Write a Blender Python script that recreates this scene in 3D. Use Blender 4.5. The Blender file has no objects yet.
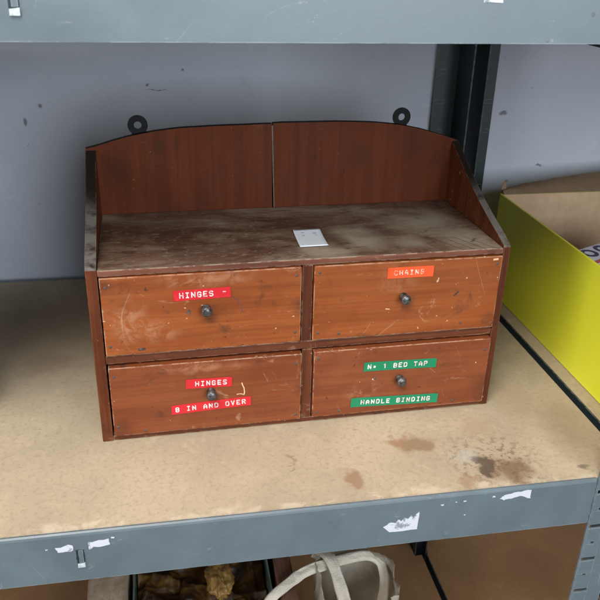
import bpy, bmesh, math, random
from mathutils import Vector, Matrix, noise as mnoise
random.seed(7)
S = bpy.context.scene
C = S.collection

# ------------------------------------------------------------------ camera
cam = bpy.data.cameras.new('camera'); camo = bpy.data.objects.new('camera', cam); C.objects.link(camo)
R = Matrix(((0.984239, 0.054263, -0.168314), (-0.175187, 0.429204, -0.886055), (0.024161, 0.901576, 0.431945)))
camo.matrix_world = Matrix.Translation((0.08496, -0.70809, 0.50798)) @ R.to_4x4()
cam.sensor_width = 36; cam.lens = 36 * 745.54 / 600
cam.clip_start = 0.01; cam.clip_end = 50
cam.dof.use_dof = True; cam.dof.focus_distance = 0.86; cam.dof.aperture_fstop = 18
S.camera = camo

# ------------------------------------------------------------------ light
w = bpy.data.worlds.new('World'); S.world = w; w.use_nodes = True
bg = w.node_tree.nodes['Background']
bg.inputs['Color'].default_value = (0.78, 0.87, 1.0, 1); bg.inputs['Strength'].default_value = 0.09
def area(name, loc, target, size, power, col, sy=None):
    l = bpy.data.lights.new(name, 'AREA'); l.energy = power; l.color = col; l.size = size
    if sy: l.shape = 'RECTANGLE'; l.size_y = sy
    o = bpy.data.objects.new(name, l); C.objects.link(o); o.location = loc
    o.rotation_euler = (Vector(target) - Vector(loc)).to_track_quat('-Z', 'Y').to_euler()
    return o
area('overhead_light', (-0.40, -1.12, 1.86), (0.3, -0.05, 0), 1.0, 70, (1.0, 0.965, 0.91))
area('front_light', (0.85, -2.5, 0.85), (0.3, 0.3, 0.2), 1.3, 66, (0.85, 0.93, 1.0))  # low lamp from the front, lights the back wall
area('left_fill_light', (-1.7, -1.15, 0.55), (0.5, 0.0, 0.1), 0.8, 17, (0.95, 0.98, 1.0))  # added low lamp, brightens the left face of the yellow box
S.view_settings.view_transform = 'Standard'; S.view_settings.look = 'None'
S.view_settings.exposure = 0.0; S.view_settings.gamma = 1.0
S.render.engine = 'CYCLES'

# ------------------------------------------------------------------ node helpers
def srgb(r, g, b):
    f = lambda c: (c / 255 / 12.92) if c / 255 <= 0.04045 else ((c / 255 + 0.055) / 1.055) ** 2.4
    return (f(r), f(g), f(b), 1)
class NT:
    def __init__(s, name, rough=0.6, spec=0.5, metal=0.0):
        s.m = bpy.data.materials.new(name); s.m.use_nodes = True
        s.t = s.m.node_tree; s.n = s.t.nodes; s.b = s.n['Principled BSDF']
        s.b.inputs['Roughness'].default_value = rough; s.b.inputs['Metallic'].default_value = metal
        s.b.inputs['Specular IOR Level'].default_value = spec
        s.co = s.n.new('ShaderNodeTexCoord').outputs['Object']
    def L(s, a, b):
        if hasattr(a, 'links'): s.t.links.new(a, b)
        else: b.default_value = a
    def vmap(s, scale=(1, 1, 1), loc=(0, 0, 0), rot=(0, 0, 0), v=None):
        n = s.n.new('ShaderNodeMapping'); s.L(v or s.co, n.inputs['Vector'])
        n.inputs['Scale'].default_value = scale; n.inputs['Location'].default_value = loc; n.inputs['Rotation'].default_value = rot
        return n.outputs[0]
    def noise(s, scale=10, detail=4, rough=0.55, dist=0.0, v=None):
        n = s.n.new('ShaderNodeTexNoise'); s.L(v or s.co, n.inputs['Vector'])
        n.inputs['Scale'].default_value = scale; n.inputs['Detail'].default_value = detail
        n.inputs['Roughness'].default_value = rough; n.inputs['Distortion'].default_value = dist
        return n.outputs['Fac']
    def ramp(s, f, stops, interp='LINEAR'):
        n = s.n.new('ShaderNodeValToRGB'); s.L(f, n.inputs[0]); e = n.color_ramp.elements; n.color_ramp.interpolation = interp
        for i, (p, c) in enumerate(stops):
            if i > 1: e.new(p)
            el = e[i] if i < 2 else e[-1]
            el.position = p
        for i, (p, c) in enumerate(sorted(stops, key=lambda q: q[0])):
            e[i].position = p; e[i].color = c if hasattr(c, '__len__') else (c, c, c, 1)
        return n.outputs[0]
    def math(s, op, a, b=0.0, c=0.0, clamp=False):
        n = s.n.new('ShaderNodeMath'); n.operation = op; n.use_clamp = clamp
        s.L(a, n.inputs[0]); s.L(b, n.inputs[1])
        if op in ('MULTIPLY_ADD', 'SMOOTH_MIN', 'COMPARE'): s.L(c, n.inputs[2])
        return n.outputs[0]
    def step(s, f, lo, hi, smooth=True):
        n = s.n.new('ShaderNodeMapRange'); s.L(f, n.inputs[0]); n.inputs[1].default_value = lo; n.inputs[2].default_value = hi
        n.interpolation_type = 'SMOOTHSTEP' if smooth else 'LINEAR'
        return n.outputs[0]
    def mix(s, f, a, b, mode='MIX'):
        n = s.n.new('ShaderNodeMix'); n.data_type = 'RGBA'; n.blend_type = mode
        s.L(f, n.inputs[0]); s.L(a, n.inputs[6]); s.L(b, n.inputs[7]); return n.outputs[2]
    def xyz(s, v=None):
        n = s.n.new('ShaderNodeSeparateXYZ'); s.L(v or s.co, n.inputs[0]); return n.outputs
    def wear(s, radius=0.002):
        b = s.n.new('ShaderNodeBevel'); b.samples = 4; b.inputs['Radius'].default_value = radius
        g = s.n.new('ShaderNodeNewGeometry'); d = s.n.new('ShaderNodeVectorMath'); d.operation = 'DOT_PRODUCT'
        s.L(b.outputs[0], d.inputs[0]); s.L(g.outputs['Normal'], d.inputs[1])
        return s.math('SUBTRACT', 1.0, d.outputs['Value'])
    def warp(s, amount=0.01, scale=40):
        n = s.n.new('ShaderNodeTexNoise'); s.L(s.co, n.inputs['Vector']); n.inputs['Scale'].default_value = scale; n.inputs['Detail'].default_value = 3
        a = s.n.new('ShaderNodeVectorMath'); a.operation = 'SUBTRACT'; s.L(n.outputs['Color'], a.inputs[0]); a.inputs[1].default_value = (.5, .5, .5)
        m = s.n.new('ShaderNodeVectorMath'); m.operation = 'SCALE'; s.L(a.outputs[0], m.inputs[0]); m.inputs['Scale'].default_value = amount
        q = s.n.new('ShaderNodeVectorMath'); q.operation = 'ADD'; s.L(s.co, q.inputs[0]); s.L(m.outputs[0], q.inputs[1])
        return q.outputs[0]
    def blob(s, p, r, v, soft=0.5, sc=(1, 1, 1)):
        # mask of one stain or painted shade patch of radius r at object-space point p
        m = s.n.new('ShaderNodeVectorMath'); m.operation = 'SUBTRACT'; s.L(v, m.inputs[0]); m.inputs[1].default_value = p
        k = s.n.new('ShaderNodeVectorMath'); k.operation = 'MULTIPLY'; s.L(m.outputs[0], k.inputs[0]); k.inputs[1].default_value = sc
        l = s.n.new('ShaderNodeVectorMath'); l.operation = 'LENGTH'; s.L(k.outputs[0], l.inputs[0])
        return s.step(l.outputs['Value'], r, r * (1 - soft))
    def done(s, col=None, rough=None, bump=None, bs=0.3, bd=0.001):
        if col is not None: s.L(col, s.b.inputs['Base Color'])
        if rough is not None: s.L(rough, s.b.inputs['Roughness'])
        if bump is not None:
            n = s.n.new('ShaderNodeBump'); s.L(bump, n.inputs['Height']); n.inputs['Strength'].default_value = bs; n.inputs['Distance'].default_value = bd
            s.L(n.outputs[0], s.b.inputs['Normal'])
        return s.m

# ------------------------------------------------------------------ materials
def wood(name, dark, mid, light, axis=0, wearcol=(0.42, 0.24, 0.13, 1), grime=0.5, wearamt=1.0, rough=0.42, seed=0.0, dust=None, scratch=0.6, extra=None):
    t = NT(name, rough, 0.28 if axis == 0 else 0.14)
    sc = [60, 60, 60]; sc[axis] = 3.0
    off = t.n.new('ShaderNodeObjectInfo').outputs['Random']
    cb = t.n.new('ShaderNodeCombineXYZ'); o7 = t.math('MULTIPLY', off, 3.0); t.L(o7, cb.inputs[0]); t.L(o7, cb.inputs[1]); t.L(o7, cb.inputs[2])
    ad = t.n.new('ShaderNodeVectorMath'); ad.operation = 'ADD'; t.L(t.co, ad.inputs[0]); t.L(cb.outputs[0], ad.inputs[1]); vv = ad.outputs[0]
    g1 = t.noise(1.0, 5, 0.6, 0.6, t.vmap(tuple(sc), (seed, seed, seed), v=vv))
    sc2 = [260, 260, 260]; sc2[axis] = 9
    g2 = t.noise(1.0, 3, 0.6, 0.2, t.vmap(tuple(sc2), (seed, 0, 0), v=vv))
    patch = t.noise(9, 5, 0.62, 0.4, t.vmap((1, 1, 1), (seed * 2, 3, 0), v=vv))
    c = t.ramp(g1, [(0.25, dark), (0.5, mid), (0.78, light)])
    c = t.mix(t.step(g2, 0.42, 0.68), c, t.mix(0.5, c, dark))
    # blotchy varnish
    c = t.mix(t.math('MULTIPLY', t.step(patch, 0.52, 0.72), 0.45), c, light)
    c = t.mix(t.math('MULTIPLY', t.step(patch, 0.47, 0.3), 0.5), c, dark)
    # scuffs: rubbed pale haze and hairline scratches
    h = t.noise(16, 8, 0.75, 1.6, t.vmap((1, 1, 1.4), (5 + seed, 1, 2), v=vv))
    c = t.mix(t.math('MULTIPLY', t.step(h, 0.585, 0.68), 0.30 * scratch), c, (0.55, 0.36, 0.24, 1))
    sp = t.noise(170, 2, 0.5, 0.0, v=vv)
    c = t.mix(t.math('MULTIPLY', t.step(sp, 0.735, 0.77), 0.75 * scratch), c, (0.58, 0.42, 0.28, 1))
    sd = t.noise(120, 3, 0.5, 0.0, t.vmap((1, 1, 1), (9, 4, 2), v=vv))
    c = t.mix(t.math('MULTIPLY', t.step(sd, 0.70, 0.74), 0.7), c, (0.03, 0.015, 0.01, 1))
    lw = t.noise(3.2, 2, 0.5, 2.4, t.vmap((1, 1, 1), (2.2 + seed, 7, 1), v=vv))
    ln = t.step(t.math('ABSOLUTE', t.math('SUBTRACT', lw, 0.5)), 0.0016, 0.0006)
    c = t.mix(t.math('MULTIPLY', t.math('MULTIPLY', ln, t.step(patch, .5, .62)), 0.28 * scratch), c, (0.5, 0.36, 0.25, 1))
    # grime and wear
    gn = t.noise(26, 6, 0.7, 0.3, t.vmap((1, 1, 1), (1, seed, 8), v=vv))
    c = t.mix(t.math('MULTIPLY', t.step(gn, 0.56, 0.72), grime), c, (0.035, 0.02, 0.014, 1))
    if dust: c = dust(t, c)
    if extra: c = extra(t, c)
    we = t.wear(0.0016)
    wn = t.noise(70, 5, 0.7, 0.0, v=vv)
    wm = t.math('MULTIPLY', t.step(we, 0.01, 0.10), t.step(wn, 0.42, 0.56), clamp=True)
    c = t.mix(t.math('MULTIPLY', wm, wearamt, clamp=True), c, wearcol)
    r = t.step(patch, 0.2, 0.8); r = t.math('MULTIPLY_ADD', r, 0.25, rough - 0.08)
    hgt = t.math('ADD', t.math('MULTIPLY', g2, 0.6), t.math('MULTIPLY', gn, 0.8))
    return t.done(c, r, hgt, 0.25, 0.0006)

M = {}
def drawer_extra(t, c):
    # rubbed ghost marks of old labels round the middle and dark spots round the knobs and edges
    v = t.warp(0.022, 60); hz = t.noise(45, 5, 0.75, 0.8)
    for p, r_, k, sc in (((0.036, 0, 0.150), 0.034, 0.5, (1.3, 0, 1)), ((0.062, 0, 0.135), 0.024, 0.4, (.6, 0, 1.3)), ((0.118, 0, 0.190), 0.04, 0.5, (.6, 0, 4)), ((0.115, 0, 0.087), 0.04, 0.35, (.6, 0, 5)), ((0.33, 0, 0.175), 0.03, .25, (1, 0, 1)), ((0.30, 0, 0.035), 0.03, .3, (1, 0, 1.5))):
        c = t.mix(t.math('MULTIPLY', t.math('MULTIPLY', t.blob(p, r_, v, 0.8, sc), t.step(hz, 0.42, 0.6)), k), c, (0.42, 0.22, 0.125, 1))
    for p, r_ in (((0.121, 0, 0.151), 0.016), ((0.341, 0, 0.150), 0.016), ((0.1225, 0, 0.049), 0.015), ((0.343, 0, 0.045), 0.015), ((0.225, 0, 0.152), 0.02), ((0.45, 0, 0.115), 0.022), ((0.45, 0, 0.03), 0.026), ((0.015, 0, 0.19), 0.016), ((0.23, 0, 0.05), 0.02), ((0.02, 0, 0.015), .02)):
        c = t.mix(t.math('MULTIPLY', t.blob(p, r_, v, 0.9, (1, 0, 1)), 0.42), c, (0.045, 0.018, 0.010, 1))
    return c
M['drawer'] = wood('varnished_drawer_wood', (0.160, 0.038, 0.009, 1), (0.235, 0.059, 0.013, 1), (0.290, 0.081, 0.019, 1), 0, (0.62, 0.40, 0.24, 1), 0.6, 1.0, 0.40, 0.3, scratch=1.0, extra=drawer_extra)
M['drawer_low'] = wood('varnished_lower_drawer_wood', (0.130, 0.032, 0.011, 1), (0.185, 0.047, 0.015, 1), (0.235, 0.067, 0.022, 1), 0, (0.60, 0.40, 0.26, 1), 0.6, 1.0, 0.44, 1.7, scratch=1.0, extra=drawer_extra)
M['carcass'] = wood('red_brown_carcass_wood', (0.050, 0.014, 0.006, 1), (0.105, 0.027, 0.010, 1), (0.18, 0.052, 0.020, 1), 0, (0.48, 0.29, 0.17, 1), 0.7, 1.0, 0.46, 2.2)
M['stile'] = wood('red_brown_upright_wood', (0.045, 0.013, 0.007, 1), (0.09, 0.024, 0.010, 1), (0.15, 0.046, 0.019, 1), 2, (0.38, 0.24, 0.15, 1), 0.6, 0.8, 0.46, 4.1)
def side_dust(t, c):
    x, y, z = t.xyz()
    n = t.noise(30, 5, 0.7, 0.3)
    g = t.n.new('ShaderNodeNewGeometry'); o = t.xyz(g.outputs['Normal'])
    up = t.step(o[2], 0.25, 0.5)
    m = t.math('MULTIPLY', up, t.step(n, 0.32, 0.55))
    m = t.math('MULTIPLY', m, t.step(y, 0.12, 0.07))
    return t.mix(m, t.mix(up, c, (0.02, 0.013, 0.01, 1)), (0.15, 0.13, 0.115, 1))
M['side'] = wood('side_panel_wood', (0.055, 0.015, 0.007, 1), (0.10, 0.026, 0.010, 1), (0.155, 0.047, 0.018, 1), 2, (0.36, 0.2, 0.11, 1), 0.5, 0.35, 0.46, 5.0, dust=side_dust)
def back_dark(t, c):
    x, y, z = t.xyz()
    g = t.n.new('ShaderNodeNewGeometry'); o = t.xyz(g.outputs['Normal'])
    up = t.step(o[2], 0.3, 0.6)
    n = t.noise(22, 5, 0.65, 0.6)
    c = t.mix(up, c, (0.012, 0.009, 0.008, 1))
    v = t.warp(0.02, 40)
    for p, r in (((0.035, 0.176, 0.262), 0.026), ((0.082, 0.176, 0.287), 0.012), ((0.104, 0.176, 0.292), 0.010), ((0.155, 0.176, 0.262), .006), ((0.176, 0.176, 0.232), 0.006), ((0.40, 0.176, 0.286), 0.024), ((0.33, 0.176, 0.27), 0.018), ((0.436, 0.176, 0.26), 0.016)):
        c = t.mix(t.math('MULTIPLY', t.blob(p, r, v, 0.9, (1, 1, 0.7)), 0.35), c, (0.03, 0.012, 0.006, 1))
    return c
M['back'] = wood('back_board_wood', (0.064, 0.0125, 0.0028, 1), (0.090, 0.0185, 0.004, 1), (0.115, 0.026, 0.0055, 1), 2, (0.12, 0.05, 0.03, 1), 0.25, 0.4, 0.55, 6.0, dust=back_dark, scratch=0.15)
def top_dust(t, c):
    x, y, z = t.xyz()
    g = t.n.new('ShaderNodeNewGeometry'); o = t.xyz(g.outputs['Normal'])
    up = t.step(o[2], 0.5, 0.9)
    a = t.noise(7.5, 7, 0.62, 0.8, t.vmap((1, 2.0, 1), (3.1, 0.4, 0)))
    b = t.noise(90, 5, 0.7, 0.4, t.vmap((.35, 1, 1)))
    base = t.mix(t.step(b, 0.35, 0.7), (0.085, 0.036, 0.021, 1), (0.16, 0.082, 0.050, 1))
    c2 = t.mix(t.math('MULTIPLY', t.step(a, 0.36, 0.56), t.step(b, 0.22, 0.55)), base, (0.205, 0.130, 0.090, 1))
    c2 = t.mix(t.math('MULTIPLY', t.step(a, 0.5, 0.66), t.step(b, 0.3, 0.6)), c2, (0.33, 0.255, 0.185, 1))
    v = t.warp(0.05, 24)
    for p, r, k in (((0.30, 0.055, .206), 0.05, 0.75), ((0.39, 0.10, .206), 0.07, .7), ((0.42, 0.04, .206), 0.04, .6), ((0.255, 0.02, .206), 0.035, .5), ((0.35, 0.03, .206), 0.03, .5)):
        c2 = t.mix(t.math('MULTIPLY', t.blob(p, r, v, 0.9), k), c2, (0.40, 0.35, 0.26, 1))
    for p, r, k in (((0.25, 0.10, .206), 0.045, 0.7), ((0.12, 0.03, .206), 0.05, 0.5), ((0.17, 0.06, .206), 0.035, 0.5), ((0.10, 0.14, .206), 0.05, 0.45), ((0.20, 0.02, .206), 0.03, 0.5), ((0.27, 0.055, .206), 0.03, 0.6), ((0.325, 0.075, .206), 0.03, 0.6), ((0.04, 0.12, .206), 0.05, 0.7), ((0.385, 0.125, .206), .03, .5)):
        c2 = t.mix(t.math('MULTIPLY', t.blob(p, r, v, 0.9), k), c2, (0.085, 0.035, 0.022, 1))
    n3 = t.noise(45, 6, 0.75, 1.2, t.vmap((.5, 1, 1)))
    c2 = t.mix(t.math('MULTIPLY', t.step(n3, 0.56, 0.68), 0.65), c2, (0.05, 0.024, 0.015, 1))
    n4 = t.noise(150, 5, 0.8, 0.2, t.vmap((.6, 1, 1), (3, 3, 3)))
    c2 = t.mix(t.math('MULTIPLY', t.step(n4, 0.54, 0.66), 0.45), c2, (0.40, 0.33, 0.25, 1))
    # score lines near the front right corner
    for x0_ in (0.405, 0.418, 0.431, 0.443):
        ln = t.step(t.math('ABSOLUTE', t.math('SUBTRACT', t.math('MULTIPLY_ADD', y, 0.55, x), x0_)), 0.0011, 0.0005)
        c2 = t.mix(t.math('MULTIPLY', t.math('MULTIPLY', ln, t.step(y, 0.045, 0.035)), 0.6), c2, (0.06, 0.03, 0.02, 1))
    return t.mix(up, c, c2)
M['top'] = wood('dusty_top_board_wood', (0.09, 0.028, 0.015, 1), (0.15, 0.05, 0.028, 1), (0.22, 0.085, 0.048, 1), 0, (0.50, 0.40, 0.30, 1), 0.45, 1.0, 0.62, 3.3, dust=top_dust)
def simple(name, col, rough=0.6, metal=0.0, var=0.25, scale=60, bs=0.2, spec=0.5):
    t = NT(name, rough, spec, metal)
    n = t.noise(scale, 5, 0.65, 0.3)
    c = t.ramp(n, [(0.25, tuple(q * (1 - var) for q in col[:3]) + (1,)), (0.75, tuple(min(1, q * (1 + var)) for q in col[:3]) + (1,))])
    return t.done(c, None, n, bs, 0.0006)
M['black_iron'] = simple('black_iron', (0.006, 0.006, 0.007), 0.7, 0.0, spec=0.2)
M['dark_gap'] = simple('drawer_box_wood', (0.05, 0.025, 0.015), 0.8)
t = NT('tarnished_knob_metal', 0.4, 0.5, 0.6)
n = t.noise(260, 4, 0.7)
M['knob'] = t.done(t.ramp(n, [(0.35, (0.030, 0.026, 0.024, 1)), (0.66, (0.17, 0.165, 0.165, 1))]), t.math('MULTIPLY_ADD', n, 0.25, 0.26), n, 0.12, 0.0004)
M['nail'] = simple('rusty_nail', (0.10, 0.07, 0.055), 0.6, 0.4, 0.5, 500)
M['crack'] = simple('split_light_tone', (0.12, 0.095, 0.075), 0.8, var=.5, scale=200)
def tape(name, col):
    t = NT(name, 0.32); n = t.noise(120, 4, 0.7)
    return t.done(t.mix(t.math('MULTIPLY', t.step(n, 0.55, 0.8), 0.35), col, tuple(min(1, q * 1.3 + 0.08) for q in col[:3]) + (1,)), None, n, 0.15, 0.0004)
M['tape_red'] = tape('red_embossing_tape', (0.52, 0.016, 0.024, 1))
M['tape_orange'] = tape('orange_red_embossing_tape', (0.66, 0.085, 0.022, 1))
M['tape_green'] = tape('green_embossing_tape', (0.006, 0.19, 0.085, 1))
t = NT('embossed_white_letters', 0.6); n = t.noise(240, 4, 0.7)
M['letters'] = t.done(t.ramp(n, [(0.40, (0.50, 0.30, 0.28, 1)), (0.56, (0.74, 0.70, 0.68, 1))]))
t = NT('pale_worn_letters', 0.6); n = t.noise(350, 3, 0.6)
M['letters_worn'] = t.done(t.ramp(n, [(0.42, (0.68, 0.16, 0.07, 1)), (0.62, (0.80, 0.60, 0.50, 1))]))
t = NT('paper_ticket', 0.6); x, y, z = t.xyz()
v = t.warp(0.003, 300); pc = (0.80, 0.86, 0.93, 1)
for p, r, sc in (((-0.0065, 0.017, 0), .0032, (1, 1.3, 0)), ((-0.006, 0.009, 0), .003, (1, 1, 0)), ((0.0075, 0.014, 0), .0036, (1, .8, 0)), ((0.0085, 0.008, 0), .0025, (1, 1.6, 0))):
    pc = t.mix(t.math('MULTIPLY', t.blob(p, r, v, 0.7, sc), 0.5), pc, (0.30, 0.33, 0.40, 1))
pc = t.mix(t.math('MULTIPLY', t.step(t.math('ABSOLUTE', t.math('ADD', x, 0.0125)), 0.0004, 0.0002), 0.25), pc, (0.4, 0.42, 0.5, 1))
M['paper'] = t.done(pc)

# shelving materials
def steel(name, base):
    t = NT(name, 0.42, 0.5)
    n = t.noise(14, 5, 0.6, 0.3); f = t.noise(400, 3, 0.5)
    c = t.mix(t.step(n, 0.3, 0.75), tuple(q * 0.88 for q in base) + (1,), tuple(q * 1.1 for q in base) + (1,))
    m = t.noise(60, 6, 0.8, 0.4, t.vmap((0.5, 1, 1), (2, 1, 5)))
    c = t.mix(t.math('MULTIPLY', t.step(m, 0.62, 0.72), 0.25), c, (0.40, 0.43, 0.45, 1))
    lw = t.noise(2.6, 2, 0.5, 2.5); ln = t.step(t.math('ABSOLUTE', t.math('SUBTRACT', lw, 0.52)), 0.0010, 0.0004)
    c = t.mix(t.math('MULTIPLY', t.math('MULTIPLY', ln, t.step(n, 0.48, 0.62)), 0.25), c, (0.4, 0.43, 0.46, 1))
    d = t.noise(85, 3, 0.5, 0, t.vmap((1, 1, 1), (4, 4, 4)))
    c = t.mix(t.math('MULTIPLY', t.step(d, 0.73, 0.76), 0.6), c, (0.06, 0.07, 0.075, 1))
    we = t.wear(0.0012)
    c = t.mix(t.math('MULTIPLY', t.step(we, 0.03, 0.2), t.math('MULTIPLY', t.step(m, 0.42, 0.55), 0.5)), c, (0.5, 0.55, 0.6, 1))
    return t.done(c, t.math('MULTIPLY_ADD', n, 0.2, 0.34), t.math('ADD', f, t.math('MULTIPLY', n, 3.0)), 0.12, 0.0004)
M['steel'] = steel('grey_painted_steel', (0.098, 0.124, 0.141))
M['steel_shaded'] = steel('shaded_green_grey_steel', (0.012, 0.022, 0.024))  # same grey paint with shade put into the colour, mainly for rear posts
t = NT('torn_white_sticker', 0.8); n = t.noise(110, 5, 0.7)
M['label_paper'] = t.done(t.mix(t.step(n, 0.37, 0.46), (0.20, 0.23, 0.25, 1), (0.50, 0.51, 0.56, 1)), None, n, 0.4, 0.0005)
M['slot_paint'] = simple('bare_bright_metal', (0.42, 0.46, 0.48), 0.5, var=0.5, scale=400)
def mdf(name, stains_shade=True, base=(0.415, 0.330, 0.228)):
    t = NT(name, 0.75, 0.3)
    n = t.noise(170, 7, 0.82, 0.3); big = t.noise(5, 5, 0.6, 0.5); mid = t.noise(28, 6, 0.7, 0.6)
    lo = tuple(q * 0.86 for q in base) + (1,); hi = tuple(min(1, q * 1.12) for q in base) + (1,)
    c = t.mix(t.step(big, 0.3, 0.7), lo, hi)
    c = t.mix(t.math('MULTIPLY', t.step(n, 0.48, 0.64), 0.5), c, tuple(q * 0.64 for q in base) + (1,))
    c = t.mix(t.math('MULTIPLY', t.step(mid, 0.56, 0.72), 0.45), c, tuple(min(1, q * 1.30) for q in base) + (1,))
    fl = t.noise(150, 2, 0.5, 0.0, t.vmap((0.4, 1.6, 1), (0, 0, 0), (0, 0, 0.6)))
    c = t.mix(t.math('MULTIPLY', t.step(fl, 0.70, 0.75), 0.55), c, (0.22, 0.14, 0.08, 1))
    lw = t.noise(2.2, 2, 0.5, 2.2, t.vmap((1, 1, 1), (1.4, 2.6, 0))); ln = t.step(t.math('ABSOLUTE', t.math('SUBTRACT', lw, 0.5)), 0.0012, 0.0004)
    c = t.mix(t.math('MULTIPLY', ln, 0.25), c, (0.3, 0.2, 0.12, 1))
    if stains_shade:
        w_ = t.n.new('ShaderNodeTexNoise'); v = t.warp(0.05, 42)
        v.node.inputs[1].links[0].from_node.inputs[0].links[0].from_node.inputs[0].links[0].from_node.inputs['Detail'].default_value = 7; t.n.remove(w_)
        for p, r, k, col, sc in (
            ((0.345, -0.057, 0), 0.026, 0.85, (0.25, 0.16, 0.09, 1), (1, 1.3, 1)),
            ((0.325, -0.045, 0), 0.015, 0.8, (0.30, 0.17, 0.09, 1), (1, 1, 1)),
            ((0.436, -0.112, 0), 0.038, 0.95, (0.20, 0.125, 0.075, 1), (1, 1.2, 1)),
            ((0.409, -0.103, 0), 0.019, 0.9, (0.085, 0.058, 0.04, 1), (1.7, .8, 1)),
            ((0.262, -0.103, 0), 0.019, 0.8, (0.28, 0.16, 0.09, 1), (1, 1, 1)),
            ((0.385, -0.122, 0), 0.014, 0.5, (0.28, 0.16, 0.09, 1), (1, 1, 1)),
            ((0.50, 0.02, 0), 0.05, 0.35, (0.36, 0.25, 0.15, 1), (1, 1, 1)),
            ((0.51, -0.085, 0), 0.03, 0.30, (0.38, 0.27, 0.16, 1), (1, 1, 1)),
            ((0.43, -0.03, 0), 0.03, 0.35, (0.36, 0.25, 0.15, 1), (1, 1, 1)),
            ((0.515, -0.118, 0), 0.012, 0.6, (0.10, 0.07, 0.05, 1), (1, 1, 1)),
            ((0.20, -0.07, 0), 0.004, 0.5, (0.2, 0.13, 0.08, 1), (1.2, .18, 1)),
            ((0.545, -0.05, 0), 0.060, 0.55, (0.24, 0.17, 0.10, 1), (1, .7, 1)),
            ((0.47, 0.10, 0), 0.05, 0.5, (0.26, 0.19, 0.12, 1), (1, .6, 1)),
            ((-0.12, 0.30, 0), 0.16, 0.65, (0.14, 0.095, 0.06, 1), (1, 1, 1)),  # deep shade at the back left painted in as broad brown
            ((-0.08, 0.18, 0), 0.05, 0.4, (0.2, 0.13, 0.08, 1), (1, 1, 1))):
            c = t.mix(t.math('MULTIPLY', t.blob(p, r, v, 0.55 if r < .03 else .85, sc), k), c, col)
        zone = t.blob((0.425, -0.095, 0), 0.075, t.warp(0.05, 30), 0.8)
        spk = t.step(t.noise(150, 4, 0.7), 0.50, 0.60)
        c = t.mix(t.math('MULTIPLY', t.math('MULTIPLY', zone, spk), 0.7), c, (0.15, 0.09, 0.05, 1))
        zw = t.blob((0.395, -0.082, 0), 0.02, t.warp(0.03, 60), 0.9)
        c = t.mix(t.math('MULTIPLY', zw, 0.5), c, (0.42, 0.40, 0.36, 1))
        # chewed pale front edge
        x, y, z = t.xyz(v)
        e = t.math('MULTIPLY', t.step(y, -0.127, -0.138), t.step(mid, 0.45, 0.56))
        c = t.mix(t.math('MULTIPLY', e, 0.5), c, (0.62, 0.53, 0.40, 1))
    return t.done(c, None, t.math('ADD', n, mid), 0.3, 0.0008)
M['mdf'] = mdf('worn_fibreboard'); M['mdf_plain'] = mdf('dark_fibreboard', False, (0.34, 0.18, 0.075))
# wall
t = NT('grey_blue_painted_wall', 0.7, 0.3)
n = t.noise(3, 5, 0.6); f = t.noise(180, 4, 0.6)
c = t.mix(t.step(n, 0.3, 0.7), (0.45, 0.475, 0.545, 1), (0.53, 0.555, 0.625, 1))
v = t.warp(0.008, 120)
for p, r, sc in (((-0.1194, .476, .2543), .006, (1.6, 1, .8)), ((-0.0949, .476, .2779), .004, (1, 1, 1)), ((0.6481, .476, .2586), .007, (.8, 1, 1.5)), ((.729, .476, .1675), .005, (.7, 1, 2)), ((0.0646, .476, .3077), .0035, (1, 1, 1)), ((.12, .476, .33), .003, (1, 1, 1)), ((.9, .476, .25), .005, (1, 1, 1)), ((0.08, .476, .30), .012, (.6, 1, 14))):
    c = t.mix(t.math('MULTIPLY', t.blob(p, r, v, 0.5, sc), 0.75), c, (0.10, 0.10, 0.12, 1))
sm = t.noise(7, 6, 0.7, 1.0); c = t.mix(t.math('MULTIPLY', t.step(sm, .58, .75), .25), c, (0.26, 0.26, 0.29, 1))
pl = t.noise(34, 6, 0.65, 0.2)
sc_ = t.noise(5, 6, 0.8, 2.0, t.vmap((1, 1, 2.2), (3, 0, 1)))
c = t.mix(t.math('MULTIPLY', t.step(sc_, 0.60, 0.68), 0.22), c, (0.66, 0.67, 0.70, 1))
fs = t.noise(70, 3, 0.5, 0, t.vmap((1, 1, 1), (2, 2, 7)))
c = t.mix(t.math('MULTIPLY', t.step(fs, 0.74, 0.78), 0.5), c, (0.16, 0.15, 0.16, 1))
M['wall'] = t.done(c, None, t.math('ADD', f, t.math('MULTIPLY', pl, 3.0)), 0.35, 0.0015)
t = NT('concrete_floor', 0.85); n = t.noise(12, 6, 0.7)
M['concrete'] = t.done(t.ramp(n, [(0.3, (0.14, 0.135, 0.125, 1)), (0.7, (0.24, 0.23, 0.215, 1))]), None, n, 0.3, 0.002)
# box
t = NT('yellow_printed_card', 0.45, 0.5); n = t.noise(9, 4, 0.6); f = t.noise(120, 3, .6)
M['yellow'] = t.done(t.mix(t.step(n, 0.3, 0.7), (0.82, 0.82, 0.035, 1), (0.88, 0.88, 0.05, 1)), None, t.math('ADD', f, t.math('MULTIPLY', n, 4)), 0.12, 0.0008)
t = NT('brown_corrugated_card', 0.8, 0.25); n = t.noise(60, 6, 0.7); wv = t.n.new('ShaderNodeTexWave'); t.L(t.vmap((1, 1, 1)), wv.inputs[0]); wv.inputs['Scale'].default_value = 55; wv.inputs['Distortion'].default_value = 0.4; wv.bands_direction = 'X'
M['card'] = t.done(t.ramp(n, [(0.3, (0.42, 0.28, 0.17, 1)), (0.7, (0.52, 0.36, 0.23, 1))]), None, t.math('ADD', n, t.math('MULTIPLY', wv.outputs[1], 0.5)), 0.2, 0.0008)
t = NT('canvas_cloth', 0.9, 0.2); n = t.noise(38, 6, 0.7, 1.0); wv = t.noise(900, 2, 0.5)
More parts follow.
